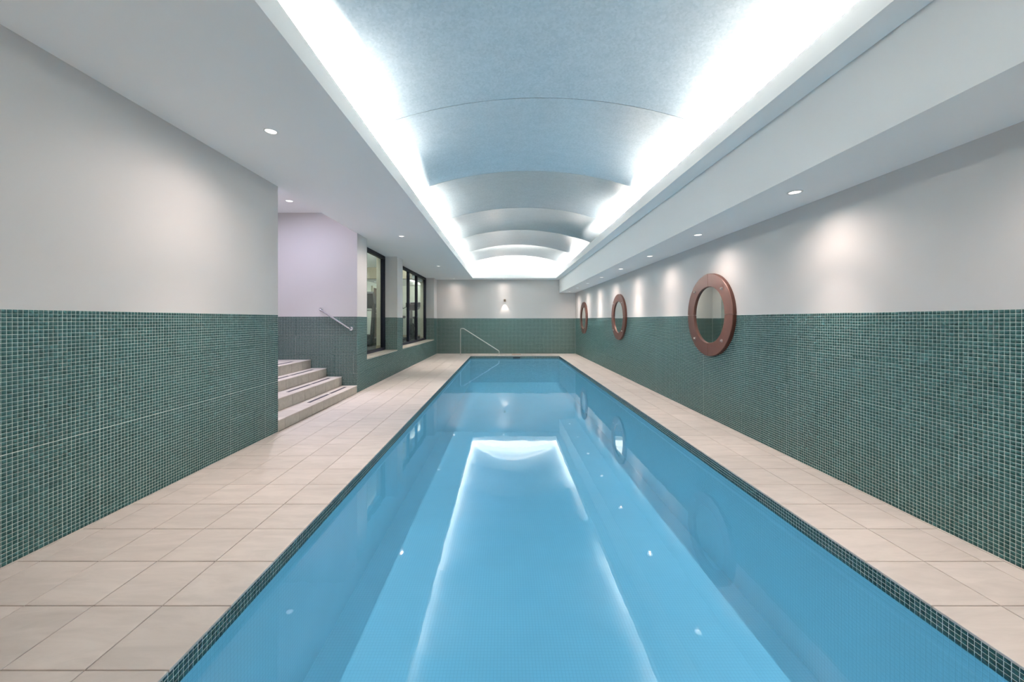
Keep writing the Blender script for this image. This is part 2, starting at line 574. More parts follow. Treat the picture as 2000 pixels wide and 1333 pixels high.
def lay_mosaic(parent, patches, mat, singles=0, th=0.0016, seen=None, seams=((), ())):
    """patches: list of (O, U, V, N, ulen, vlen); the largest-looking tiles become parts, the rest one stuff part."""
    allv, allf, off = [], [], 0
    eye = np.array((0, 0, EYE))
    for k, (O, U, V, Nn, ul, vl) in enumerate(patches):
        cen, pu, pv = mosaic_centres(O, U, V, ul, vl, seams=seams)
        hu, hv = pu / 2 - GAP / 2, pv / 2 - GAP / 2
        take = np.zeros(len(cen), bool)
        if singles and k < (2 if singles < 0 else 1) or (singles and seen):
            n = abs(singles)
            px = 987 + FPX * cen[:, 0] / np.maximum(cen[:, 1], 0.05)
            py = 625 - FPX * (cen[:, 2] - EYE) / np.maximum(cen[:, 1], 0.05)
            ok = (cen[:, 1] > 0.3) & (px > 4) & (px < 1996) & (py > 0) & (py < 1329)
            d = np.where(ok, np.linalg.norm(cen - eye, axis=1), 1e9)
            idx = np.argsort(d)[:n]
            take[idx[d[idx] < 1e8]] = True
            vv, ff = tile_arrays(np.zeros((1, 3)), U, V, Nn, hu, hv, th)
            me = mesh_np('tile', vv, ff, mat)
            for c in cen[take]:
                o = bpy.data.objects.new('tile', me)
                o.location = c
                o.parent = parent
                COL.objects.link(o)
        vv, ff = tile_arrays(cen[~take], U, V, Nn, hu, hv, th)
        allv.append(vv); allf.append(ff + off); off += len(vv)
    o = bpy.data.objects.new('mosaic_tiles', mesh_np('mosaic_tiles', np.concatenate(allv), np.concatenate(allf), mat))
    o['kind'] = 'stuff'
    o.parent = parent
    COL.objects.link(o)
    return o

X_, Y_, Z_ = np.eye(3)
WM = [M['paint'], M['grout'], M['cream']]

# ------------------------------------------------------------------ room shell
# left wall, near part
wl = struct(obj('wall_left', boxes((XL - 0.2, XL, YB, 4.56, -0.2, ZT, 1), (XL - 0.2, XL, YB, 4.56, ZT, 3.42, 0)), WM))
lay_mosaic(wl, [((XL, 0.2, 0.004), Y_, Z_, X_, 4.36, ZT - 0.006)], M['mosaic'], 300, seams=((2.36, 4.11), (0.616,)))

# right wall
wr = struct(obj('wall_right', boxes((XR, XR + 0.2, YB, YF, -0.2, ZT, 1), (XR, XR + 0.2, YB, YF, ZT, 3.4, 0)), WM))
lay_mosaic(wr, [((XR, 0.2, 0.004), Y_, Z_, -X_, YF - 0.2 - 0.006, ZT - 0.006)], M['mosaic'], 300, seams=((3.43, 5.15, 6.84, 8.6, 10.3, 12.0), ()))

# far wall
wf = struct(obj('wall_far', boxes((XGYM, XR + 0.2, YF, YF + 0.2, -0.2, ZT, 1), (XGYM, XR + 0.2, YF, YF + 0.2, ZT, 3.4, 0)), WM))
lay_mosaic(wf, [((XL + 0.004, YF, 0.004), X_, Z_, -Y_, XR - XL - 0.008, ZT - 0.006)], M['mosaic'])

# back wall (behind the camera)
struct(obj('wall_back', boxes((XL - 0.2, XR + 0.2, YB - 0.2, YB, -0.2, ZT, 1), (XL - 0.2, XR + 0.2, YB - 0.2, YB, ZT, 3.9, 0)), WM))

# stair alcove
ws = struct(obj('wall_stair', boxes((-5.2, XL, 7.0, 7.15, -0.2, ZT, 1), (-5.2, XL, 7.0, 7.15, ZT, 3.5, 0)), WM))
lay_mosaic(ws, [((-5.0, 7.0, 0.004), X_, Z_, -Y_, XL + 5.0, ZT - 0.006)], M['mosaic'])
struct(obj('wall_alcove', boxes((-5.4, -5.2, 4.3, 7.15, 0.4, 3.5, 0), (-5.4, XL - 0.2, 4.3, 4.56, 0.0, 3.5, 0)), WM))

# wall with the two deep windows
W1 = (7.49, 9.60)
W2 = (10.10, 14.54)
lst = []
for (a, b) in ((7.15, W1[0]), (W1[1], W2[0]), (W2[1], YF)):
    lst += [(XREC + 0.04, XL, a, b, -0.2, ZT, 1), (XREC + 0.04, XL, a, b, ZT, ZS, 0),
            (XGYM, XREC + 0.04, a, b, 0.4, 3.4, 2)]
for (a, b) in (W1, W2):
    lst += [(XREC - 0.02, XL, a, b, -0.2, ZSILL - 0.025, 1), (XGYM, XREC - 0.02, a, b, 0.3, ZSILL + 0.03, 2)]
    lst += [(XGYM, XREC + 0.04, a, b, ZS - 0.01, 3.4, 2)]
ww = struct(obj('wall_window', boxes(*lst), WM))
pt = []
for (a, b) in ((7.0, W1[0]), (W1[1], W2[0]), (W2[1], YF - 0.006)):
    pt.append(((XL, a, 0.004), Y_, Z_, X_, b - a, ZT - 0.006))
for (a, b) in (W1, W2):
    pt.append(((XL, a, 0.004), Y_, Z_, X_, b - a, ZSILL - 0.034))
    pt.append(((XREC + 0.05, b, ZSILL), X_, Z_, -Y_, XL - XREC - 0.05, ZT - ZSILL))
    pt.append(((XREC + 0.05, a, ZSILL), X_, Z_, Y_, XL - XREC - 0.05, ZT - ZSILL))
lay_mosaic(ww, pt, M['mosaic'])

# windows
def window(name, a, b, mull, lab):
    fx0, fx1 = -3.165, -3.085
    w = struct(obj(name, boxes((fx0, fx1, a, b, ZS - 0.085, ZS), (fx0, fx1, a, b, ZSILL, ZSILL + 0.07),
                               (fx0, fx1, a, a + 0.08, ZSILL + 0.07, ZS - 0.085),
                               (fx0, fx1, b - 0.075, b, ZSILL + 0.07, ZS - 0.085)), M['frame']))
    obj('sash_stile', boxes((fx0 + 0.012, fx1 - 0.012, b - 0.16, b - 0.08, ZSILL + 0.07, ZS - 0.085)), M['frame'], w)
    edges = [a + 0.08]
    for m in mull:
        obj('mullion', boxes((fx0, fx1, m - 0.055, m + 0.055, ZSILL + 0.07, ZS - 0.085), bevel=0.004), M['frame'], w)
        edges += [m - 0.055, m + 0.055]
    edges.append(b - 0.16)
    for k in range(0, len(edges), 2):
        obj('pane', boxes((-3.132, -3.128, edges[k], edges[k + 1], ZSILL + 0.07, ZS - 0.085)), M['glass'], w)
    s = obj('window_sill', boxes((XREC - 0.02, XL + 0.008, a - 0.0, b + 0.0, ZSILL - 0.025, ZSILL), bevel=0.003), M['stone_grey'], w)
    return w
window('window_1', W1[0], W1[1], (8.29,), '')
window('window_2', W2[0], W2[1], (10.94, 12.02, 13.11), '')

# gym shell behind the windows
struct(obj('floor_gym', boxes((-5.5, XGYM, 7.15, 16.3, 0.42, ZG)), M['gymfloor']))
struct(obj('wall_gym_left', boxes((-5.4, -5.2, 7.15, 16.1, ZG, 3.3)), M['gymwall']))
struct(obj('wall_gym_far', boxes((-5.4, XGYM + 0.02, 16.1, 16.3, ZG, 3.3), (XGYM - 0.02, XGYM + 0.1, YF + 0.1, 16.2, ZG, 3.3)), M['gymwall']))
gc = struct(obj('ceiling_gym', boxes((-5.4, XGYM + 0.1, 7.1, 13.3, 3.23, 3.33), (-5.4, XGYM + 0.1, 13.3, 16.3, 2.83, 2.93)), M['soffit']))
obj('bulkhead', boxes((-5.2, XGYM + 0.0, 13.28, 13.42, 2.83, 3.24)), M['tan'], gc)
bb = struct(obj('baseboard_gym', boxes((-5.2, -5.185, 7.2, 14.3, ZG, ZG + 0.1), (-5.185, XGYM, 16.085, 16.1, ZG, ZG + 0.1),
                                      (XGYM - 0.006, XGYM + 0.10, W1[1] - 0.012, W1[1], ZG, ZG + 0.09),
                                      (XGYM - 0.006, XGYM + 0.10, W2[1] - 0.012, W2[1], ZG, ZG + 0.09)), M['tan']))
dr = struct(obj('door_1', boxes((-5.19, -5.15, 14.55, 15.45, ZG, 2.62), bevel=0.006), M['brown']))
obj('door_frame', boxes((-5.2, -5.13, 14.48, 14.55, ZG, 2.69), (-5.2, -5.13, 15.45, 15.52, ZG, 2.69), (-5.2, -5.13, 14.55, 15.45, 2.62, 2.69)), M['cream'], dr)
bm = bmesh.new(); tube(bm, rounded([(-5.15, 14.66, 1.62), (-5.09, 14.66, 1.62), (-5.09, 14.78, 1.62)], 0.02), 0.010)
obj('door_handle', bm, M['steel'], dr, smooth=True)

# ------------------------------------------------------------------ ceiling
TH = 0.025
lst = [(XL + 0.001, CX0 - 0.018, YB, 7.08, ZS, ZS + TH), (XREC - 0.02, CX0 - 0.018, 7.08, CY1 + 0.018, ZS, ZS + TH),
       (XREC - 0.02, BX, CY1 + 0.018, YF, ZS, ZS + TH), (CX1 + 0.018, BX, YB, CY1 + 0.018, ZS, ZS + TH),
       (CX0, CX1, YB, -1.2, ZS, ZS + TH),
       # cove lip all round the recess
       (CX0 - 0.018, CX0, -1.2, CY1, ZS - 0.003, ZLIP), (CX1, CX1 + 0.018, -1.2, CY1, ZS - 0.003, ZLIP),
       (CX0 - 0.018, CX1 + 0.018, CY1, CY1 + 0.018, ZS - 0.003, ZLIP),
       # back of the cove trough, far and near tympanum
       (-1.78, -1.76, -1.3, 14.82, ZS + TH, 3.30), (2.36, 2.38, -1.3, 14.82, ZS + TH, 3.30),
       (-1.78, 2.38, 14.80, 14.90, ZS + TH, 3.62), (-1.78, 2.38, -1.32, -1.22, ZS, 3.62),
       # cap over the shadow gap beside the bulkhead, edge above the stairs
       (BX - 0.05, BX + 0.3, YB, YF, ZS + 0.02, ZS + 0.05), (XL - 0.02, XL + 0.001, 4.5, 7.1, ZS + 0.001, 3.37)]
ce = struct(obj('ceiling', boxes(*lst), M['soffit']))
obj('bulkhead', boxes((BX + 0.009, XR + 0.01, YB, YF, BZ, ZS + 0.03)), [M['soffit']], ce)
struct(obj('ceiling_alcove', boxes((-5.4, XL + 0.02, 4.3, 7.1, 3.374, 3.45)), M['soffit']))

def vault_panel(y0, y1):
    bm = bmesh.new()
    nx, ny, t = 48, 12, 0.006
    g = [[], []]
    for L, dz in ((0, 0.0), (1, t)):
        for i in range(nx + 1):
            x = VX - 2.0 + 4.0 * i / nx
            row = []
            for j in range(ny + 1):
                s = j / ny
                y = y0 + 0.004 + (y1 - y0 - 0.008) * s
                z = VZ - (VR - math.sqrt(VR * VR - (x - VX) ** 2)) + 0.029 * (1 - (2 * s - 1) ** 2) + dz
                row.append(bm.verts.new((x, y, z)))
            g[L].append(row)
    for L in (0, 1):
        for i in range(nx):
            for j in range(ny):
                q = (g[L][i][j], g[L][i + 1][j], g[L][i + 1][j + 1], g[L][i][j + 1])
                bm.faces.new(q if L else q[::-1])
    for i in range(nx):
        bm.faces.new((g[0][i][0], g[0][i + 1][0], g[1][i + 1][0], g[1][i][0]))
        bm.faces.new((g[0][i][ny], g[1][i][ny], g[1][i + 1][ny], g[0][i + 1][ny]))
    for j in range(ny):
        bm.faces.new((g[0][0][j], g[1][0][j], g[1][0][j + 1], g[0][0][j + 1]))
        bm.faces.new((g[0][nx][j], g[0][nx][j + 1], g[1][nx][j + 1], g[1][nx][j]))
    return obj('vault_panel', bm, M['vault'], ce, smooth=True)
ys = [3.62 + 1.77 * k for k in range(-3, 7)] + [14.81]
for a, b in zip(ys, ys[1:]):
    vault_panel(a, b)
# added unseen sheet over the panels, blocks outside light at the seams
obj('vault_light_stop', boxes((-1.78, 2.38, -1.3, 14.82, 3.66, 3.70)), M['dark'], ce)

# ------------------------------------------------------------------ floor
fl = struct(obj('floor', boxes((XL - 0.2, PX0 - 0.03, YB, YF, -0.16, -0.006), (PX1 + 0.03, XR + 0.2, YB, YF, -0.16, -0.006),
                               (PX0 - 0.03, PX1 + 0.03, YB, PY0 - 0.03, -0.16, -0.006),
                               (PX0 - 0.03, PX1 + 0.03, PY1 + 0.03, YF, -0.16, -0.006)), M['joint']))
PIT, Y0T = 0.3292, 1.461
tiles = []
xl = [PX0 - 0.3312 * k for k in range(5)] + [XL + 0.004]
xr = [PX1, PX1 + 0.333, PX1 + 0.666, XR - 0.004]
rows = []
k = -9
while True:
    a = Y0T + PIT * k
    if a > YF - 0.02:
        break
    rows.append((max(a, YB), min(a + PIT, YF - 0.004)))
    k += 1
for (a, b) in rows:
    for c in range(5):
        tiles.append((xl[c + 1], xl[c], a, b))
    for c in range(3):
        tiles.append((xr[c], xr[c + 1], a, b))
xm = [PX0 + (PX1 - PX0) * i / 10 for i in range(11)]
for i in range(10):
    for (a, b) in [(PY1, PY1 + 0.33), (PY1 + 0.33, PY1 + 0.66), (PY1 + 0.66, YF - 0.004)]:
        tiles.append((xm[i], xm[i + 1], a, b))
    for (a, b) in [(PY0 - 0.33 * (q + 1), PY0 - 0.33 * q) for q in range(6)]:
        tiles.append((xm[i], xm[i + 1], a, b))
def seen_size(t):
    cx, cy = (t[0] + t[1]) / 2, (t[2] + t[3]) / 2
    if cy < 0.9:
        return 0
    px = 987 + FPX * cx / cy
    return (t[1] - t[0]) / cy if -150 < px < 2150 else 0
tiles.sort(key=seen_size, reverse=True)
cache = {}
def floor_tile_bm(w, d, x=0, y=0, bm=None):
    bm = bm or bmesh.new()
    g = 0.0022
    bx(bm, x - w / 2 + g, x + w / 2 - g, y - d / 2 + g, y + d / 2 - g, -0.012, 0.0, bevel=0)
    return bm
for t in tiles[:300]:
    w_, d_ = round(t[1] - t[0], 4), round(t[3] - t[2], 4)
    key = (w_, d_)
    if key not in cache:
        bm = floor_tile_bm(w_, d_)
        top = [e for e in bm.edges if all(v.co.z > -0.001 for v in e.verts)]
        bmesh.ops.bevel(bm, geom=top, offset=0.0018, segments=1, affect='EDGES')
        o = obj('tile', bm, M['stone'], fl)
        cache[key] = o.data
    else:
        o = bpy.data.objects.new('tile', cache[key])
        o.parent = fl
        COL.objects.link(o)
    o.location = ((t[0] + t[1]) / 2, (t[2] + t[3]) / 2, random.uniform(-0.0004, 0.0004))
bm = bmesh.new()
for t in tiles[300:]:
    floor_tile_bm(t[1] - t[0], t[3] - t[2], (t[0] + t[1]) / 2, (t[2] + t[3]) / 2, bm)
o = obj('floor_tiles', bm, M['stone'], fl)
o['kind'] = 'stuff'
tr = struct(obj('trim_1', boxes((XL, XL + 0.012, YB, 4.56, 0, 0.004), (XL, XL + 0.012, 7.0, YF, 0, 0.004), (XR - 0.012, XR, YB, YF, 0, 0.004)), M['stone']))

# ------------------------------------------------------------------ swimming pool
DEP = -1.0
o_in = 0.012
bx0, bx1, by0, by1 = PX0 - o_in, PX1 + o_in, PY0 - o_in, PY1 + o_in
pool = thing('swimming_pool', 'long rectangular lap pool lined with pale blue mosaic and a dark green tiled rim', 'pool', (0.36, 7.3, DEP))
def pobj(name, bm, mat, kind=None):
    o = obj(name, bm, mat, pool)
    o.matrix_parent_inverse = Matrix.Translation((-0.36, -7.3, -DEP))
    return o
pobj('pool_floor', boxes((bx0 - 0.1, bx1 + 0.1, by0 - 0.1, by1 + 0.1, DEP - 0.1, DEP)), M['pool'])
ZB = -0.012
ZBL = -0.106
for nm, b in (('pool_wall', (bx0 - 0.016, bx0, by0 - 0.016, by1 + 0.016)), ('pool_wall', (bx1, bx1 + 0.016, by0 - 0.016, by1 + 0.016)),
              ('pool_wall', (bx0, bx1, by0 - 0.016, by0)), ('pool_wall', (bx0, bx1, by1, by1 + 0.016))):
    bm = boxes((*b, DEP, ZBL - 0.002, 0), (*b, ZBL - 0.002, ZB, 1))
    pobj(nm, bm, [M['pool'], M['grout']])
mo = lay_mosaic(pool, [((bx0, by0, ZBL), Y_, Z_, X_, by1 - by0, ZB - ZBL), ((bx1, by0, ZBL), Y_, Z_, -X_, by1 - by0, ZB - ZBL),
                       ((bx0, by1, ZBL), X_, Z_, -Y_, bx1 - bx0, ZB - ZBL), ((bx0, by0, ZBL), X_, Z_, Y_, bx1 - bx0, ZB - ZBL)],
                M['mosaic_dark'], -150)
for c in pool.children:
    if c.name.startswith(('tile', 'mosaic')):
        c.matrix_parent_inverse = Matrix.Translation((-0.36, -7.3, -DEP))
# skimmer mouth in the far rim
sk = pobj('skimmer_mouth', boxes((0.29, 0.56, by1 - 0.012, by1 + 0.002, -0.085, -0.045)), M['black'])
bm = bmesh.new()
nx, ny = 20, 60
vs = [[bm.verts.new((bx0 + 0.004 + (bx1 - bx0 - 0.008) * i / nx, by0 + 0.004 + (by1 - by0 - 0.008) * j / ny, ZW)) for j in range(ny + 1)] for i in range(nx + 1)]
for i in range(nx):
    for j in range(ny):
        bm.faces.new((vs[i][j], vs[i + 1][j], vs[i + 1][j + 1], vs[i][j + 1]))
wa = obj('water', bm, M['water'])
if wa.data.polygons[0].normal.z < 0:
    wa.data.flip_normals()
wa['kind'] = 'stuff'
wa['label'] = 'still clear blue water filling the lap pool'
wa['category'] = 'water'

# skimmer lid on the far deck
t = thing('skimmer_lid', 'flat terracotta skimmer lid set in the far pool deck', 'lid', (0.43, 14.73, 0))
bm = bmesh.new(); bx(bm, -0.17, 0.17, -0.15, 0.15, 0.0, 0.006, bevel=0.002); obj('cover', bm, M['skimmer'], t)
bm = bmesh.new()
bx(bm, -0.185, 0.185, 0.152, 0.165, 0, 0.004); bx(bm, -0.185, 0.185, -0.165, -0.152, 0, 0.004)
bx(bm, -0.185, -0.172, -0.152, 0.152, 0, 0.004); bx(bm, 0.172, 0.185, -0.152, 0.152, 0, 0.004)
obj('rim', bm, M['stone_grey'], t)

# ------------------------------------------------------------------ stairs
st = thing('staircase', 'four stone tiled steps with dark grit strips rising into the side alcove', 'stairs', (XL, 5.78, 0))
inv = Matrix.Translation((-XL, -5.78, 0))
def sobj(name, bm, mat, par):
    o = obj(name, bm, mat, par)
    if par is st:
        o.matrix_parent_inverse = inv
    return o
SY0, SY1 = 4.565, 6.994
zs = [0.0, 0.140, 0.307, 0.465, 0.625]
xs = [XL - 0.002, -3.06, -3.345, -3.635, -5.19]
jn = [SY0] + [4.717 + 0.3292 * k for k in range(7)] + [SY1]
strips = [((5.54, 6.17), (6.23, 6.82)), ((5.49, 6.14), (6.18, 6.80)), ((5.25, 6.02), (6.07, 6.76)), ((4.9, 5.9), (5.95, 6.62))]
for k in range(4):
    z0, z1, x1, x0 = zs[k], zs[k + 1], xs[k], xs[k + 1]
    stp = sobj('step', boxes((x0 if k < 3 else -5.19, x1 - 0.012, SY0, SY1, max(0, z0 - 0.02) if k else 0.0, z1 - 0.012)), M['step_joint'], st)
    for a, b in zip(jn, jn[1:]):
        bm = bmesh.new()
        bx(bm, x1 - 0.013, x1 - 0.002, a + 0.0025, b - 0.0025, z0 + 0.0005, z1 - 0.015, bevel=0)
        obj('riser_tile', bm, M['stone_grey'], stp)
        n = 1 if k < 3 else 4
        for q in range(n):
            xa = x1 + 0.006 - q * 0.33
            xb = (x0 + 0.001) if k < 3 else xa - 0.328
            bm = bmesh.new()
            bx(bm, xb, xa, a + 0.0018, b - 0.0018, z1 - 0.013, z1, bevel=0.0015)
            obj('tread_tile', bm, M['stone'], stp)
    for (a, b) in strips[k]:
        bm = bmesh.new(); bx(bm, x1 - 0.165, x1 - 0.115, a, b, z1, z1 + 0.0025, bevel=0.001)
        obj('grit_strip', bm, M['strip'], stp)

# grab rail on the stair wall
t = thing('grab_rail', 'short sloping chrome grab rail fixed to the stair wall', 'handrail', (-3.17, 6.99, 1.36))
p0, p1 = Vector((-0.275, -0.065, 0.205)), Vector((0.285, -0.065, -0.155))
bm = bmesh.new()
tube(bm, rounded([(p0.x, 0.0, p0.z), p0, p1, (p1.x, 0.0, p1.z)], 0.035), 0.0165, 16)
obj('rail', bm, M['chrome'], t, smooth=True)
for p in (p0, p1):
    bm = bmesh.new()
    lathe(bm, [(0, -0.012), (0.034, -0.012), (0.038, -0.008), (0.038, 0.006), (0, 0.006)], 28,
          Matrix.Translation((p.x, -0.004, p.z)) @ Matrix.Rotation(PI / 2, 4, 'X').inverted())
    obj('wall_flange', bm, M['chrome'], t, smooth=True)

# pool handrail
t = thing('pool_handrail', 'bent stainless steel handrail standing on the far left corner of the pool deck', 'handrail', (-1.0, 14.58, 0))
bm = bmesh.new()
tube(bm, rounded([(-0.75, 0, 0.0), (-0.75, 0, 1.03), (-0.62, 0, 1.02), (0.755, 0, 0.15), (0.755, 0, 0.0)], 0.09, 8), 0.0185, 16)
obj('rail', bm, M['steel'], t, smooth=True)
for x in (-0.75, 0.755):
    bm = bmesh.new()
    lathe(bm, [(0.0, 0.0), (0.05, 0.0), (0.05, 0.008), (0.03, 0.02), (0.022, 0.03), (0.0, 0.03)], 24, Matrix.Translation((x, 0, 0)))
    obj('base_flange', bm, M['steel'], t, smooth=True)

# ------------------------------------------------------------------ porthole mirrors
def porthole(cy, label):
    t = thing('wall_mirror', label, 'mirror', (XR, cy, 1.437), 0, 'round mirrors on the right wall')
    RO, RI, T = 0.5675, 0.388, 0.048
    # local frame: x towards the wall is +, face looks along -x
    def pt(r, a, d):
        return Vector((-d, -r * math.cos(a), r * math.sin(a)))
    gap = 0.006
    for q in range(4):
        bm = bmesh.new()
        prof = [(RI, 0.008), (RI, T - 0.005), (RI + 0.005, T), (RO - 0.006, T), (RO, T - 0.006), (RO, 0.002)]
        n = 20
        rings = []
        for k in range(n + 1):
            row = []
            for (r, d) in prof:
                g = gap / 2 / r
                a = q * PI / 2 + g + (PI / 2 - 2 * g) * k / n
                row.append(bm.verts.new(pt(r, a, d)))
            rings.append(row)
        m_ = len(prof)
        for A, B in zip(rings, rings[1:]):
            for k in range(m_):
                bm.faces.new((A[k], A[(k + 1) % m_], B[(k + 1) % m_], B[k]))
        bm.faces.new(rings[0]); bm.faces.new(rings[-1][::-1])
        seg = obj('frame_segment', bm, M['copper'], t, smooth=True)
        a = q * PI / 2 + PI / 4
        c = pt((RI + RO) / 2, a, T)
        bm = bmesh.new()
        lathe(bm, [(0, 0.022), (0.013, 0.022), (0.015, 0.018), (0.015, 0.006), (0.019, 0.004), (0.019, 0), (0, 0)], 18,
              Matrix.Translation(c) @ Matrix.Rotation(-PI / 2, 4, 'Y'))
        obj('bolt', bm, M['bolt'], seg, smooth=True)
    bm = bmesh.new()
    n = 64
    for d0, d1, ra, rb in ((0.004, T - 0.014, RI + 0.002, RO - 0.012),):
        rings = []
        for k in range(n):
            a = 2 * PI * k / n
            rings.append([bm.verts.new(pt(r, a, d)) for (r, d) in ((ra, d0), (ra, d1), (rb, d1), (rb, d0))])
        for k in range(n):
            A, B = rings[k], rings[(k + 1) % n]
            for j in range(4):
                bm.faces.new((A[j], A[(j + 1) % 4], B[(j + 1) % 4], B[j]))
    obj('frame_backing', bm, M['copper_edge'], t, smooth=True)
    bm = bmesh.new()
    lathe(bm, [(0, 0.001), (RI + 0.001, 0.001), (RI + 0.001, 0.024), (RI - 0.004, 0.026), (0, 0.026)], 64, Matrix.Rotation(-PI / 2, 4, 'Y'))
    obj('mirror_glass', bm, M['mirror'], t)
porthole(5.15, 'largest looking of the three round copper framed mirrors on the right wall')
porthole(9.27, 'middle one of the three round copper framed mirrors on the right wall')
porthole(13.4, 'round copper framed mirror closest to the far wall corner')

# ------------------------------------------------------------------ downlights
def spot(loc, power, size, blend, color, rad=0.012, aim=None):
    l = bpy.data.lights.new('downlight_beam', 'SPOT')
    l.energy = power
    l.spot_size = math.radians(size)
    l.spot_blend = blend
    l.color = color
    l.shadow_soft_size = rad
    o = bpy.data.objects.new('downlight_beam', l)
    o.location = loc
    if aim:
        o.rotation_euler = (Vector(aim)).to_track_quat('-Z', 'Y').to_euler()
    COL.objects.link(o)

def lamp_pair(loc, power, lean, spill, narrow=74, wide=160, wide_share=0.28):
    """A halogen downlight: a narrow main beam and its wide weak spill."""
    spot(loc, power, narrow, 1.0, WARM, aim=(lean, 0, -1))
    spot(loc, power * spill, 104, 0.7, WARM)
    spot(loc, power * wide_share, wide, 1.0, WARM)

def downlight(x, y, z, label, group, lamp='lamp', r=0.05):
    t = thing('downlight', label, 'light', (x, y, z), 0, group)
    bm = bmesh.new()
    lathe(bm, [(r * 0.86, -0.0005), (r * 0.92, -0.004), (r * 1.1, -0.005), (r * 1.16, -0.003), (r * 1.16, 0.0)], 28)
    obj('trim_ring', bm, M['ring'], t, smooth=True)
    bm = bmesh.new()
    lathe(bm, [(0, -0.006), (r * 0.5, -0.005), (r * 0.86, -0.001), (r * 0.86, 0.0)], 24)
    obj('lamp', bm, M[lamp], t, smooth=True)

GL, GR = 'downlights in the left ceiling', 'downlights under the right bulkhead'
lab = ['recessed downlight in the left ceiling opposite the plain wall, largest looking of its row',
       'second recessed downlight along the left ceiling, in front of the first window',
       'third recessed downlight along the left ceiling, beside the second window',
       'last recessed downlight of the left row, close to the far wall']
for k, y in enumerate((3.22, 7.27, 11.33, 14.72)):
    downlight(-2.02, y, ZS, lab[k], GL)
    lamp_pair((-2.02, y, ZS - 0.02), P_SPOT_L * (0.3 if y > 14 else 1), 0.06, 0.10)
lamp_pair((-2.02, -0.83, ZS - 0.02), P_SPOT_L, 0.06, 0.10)
downlight(-0.07, 14.82, ZS, 'recessed downlight in the far ceiling strip above the bronze wall lamp', None)
lamp_pair((-0.07, 14.82, ZS - 0.02), P_SPOT_L * 0.2, 0.0, 0.12, 66)
num = ['nearest', 'second', 'third', 'fourth', 'fifth', 'sixth', 'seventh', 'last']
for k in range(8):
    y = 3.19 + 1.6 * k
    l_ = ('recessed downlight under the right bulkhead, %s from the near end' % num[k]) if 0 < k < 7 else \
         ('recessed downlight at the far end of the right bulkhead' if k else 'recessed downlight under the right bulkhead, largest looking of its row')
    downlight(2.47, y, BZ, l_, GR)
    if k in (3, 5):
        lamp_pair((2.47, y, BZ - 0.02), P_SPOT_R, 0.16, 0.08, 58, 144, 0.25)
    else:
        lamp_pair((2.47, y, BZ - 0.02), P_SPOT_R, -0.05, 0.09, 68, 144, 0.25)
for y in (1.59, -0.01):
    lamp_pair((2.47, y, BZ - 0.02), P_SPOT_R, -0.05, 0.09, 68, 144, 0.25)
downlight(-3.64, 6.3, 3.374, 'recessed cool white downlight in the raised alcove ceiling above the steps', None, 'lamp_cool', 0.06)
spot((-3.64, 6.3, 3.35), 200.0, 76, 1.0, (0.93, 0.90, 1.0), aim=(0.12, -0.22, -1))
downlight(-5.0, 14.35, 2.83, 'recessed downlight in the gym ceiling seen through the first window', 'gym downlights', 'lamp_cool', 0.06)
downlight(-3.75, 15.2, 2.83, 'recessed downlight in the gym ceiling seen through the second window', 'gym downlights', 'lamp_cool', 0.06)

# wall lamp on the far wall
t = thing('wall_lamp', 'small bronze cylinder wall lamp shining down the far wall', 'lamp', (-0.02, YF, 2.15))
bm = bmesh.new(); lathe(bm, [(0, 0.05), (0.037, 0.05), (0.042, 0.045), (0.042, -0.05), (0.036, -0.05), (0.036, -0.035), (0, -0.035)], 24, Matrix.Translation((0, -0.075, 0)))
obj('shade', bm, M['bronze'], t, smooth=True)
bm = bmesh.new(); lathe(bm, [(0, -0.042), (0.033, -0.040), (0.033, -0.036), (0, -0.036)], 20, Matrix.Translation((0, -0.075, 0)))
obj('bulb', bm, M['lamp'], t, smooth=True)
bm = bmesh.new(); cyl(bm, (0, -0.036, 0.0), (0, 0, 0.0), 0.012); bx(bm, -0.03, 0.03, -0.010, 0.0, -0.03, 0.03, bevel=0.003)
obj('bracket', bm, M['bronze'], t)
spot((-0.02, YF - 0.075, 2.095), 15, 74, 0.6, (1, 0.88, 0.78), 0.02)

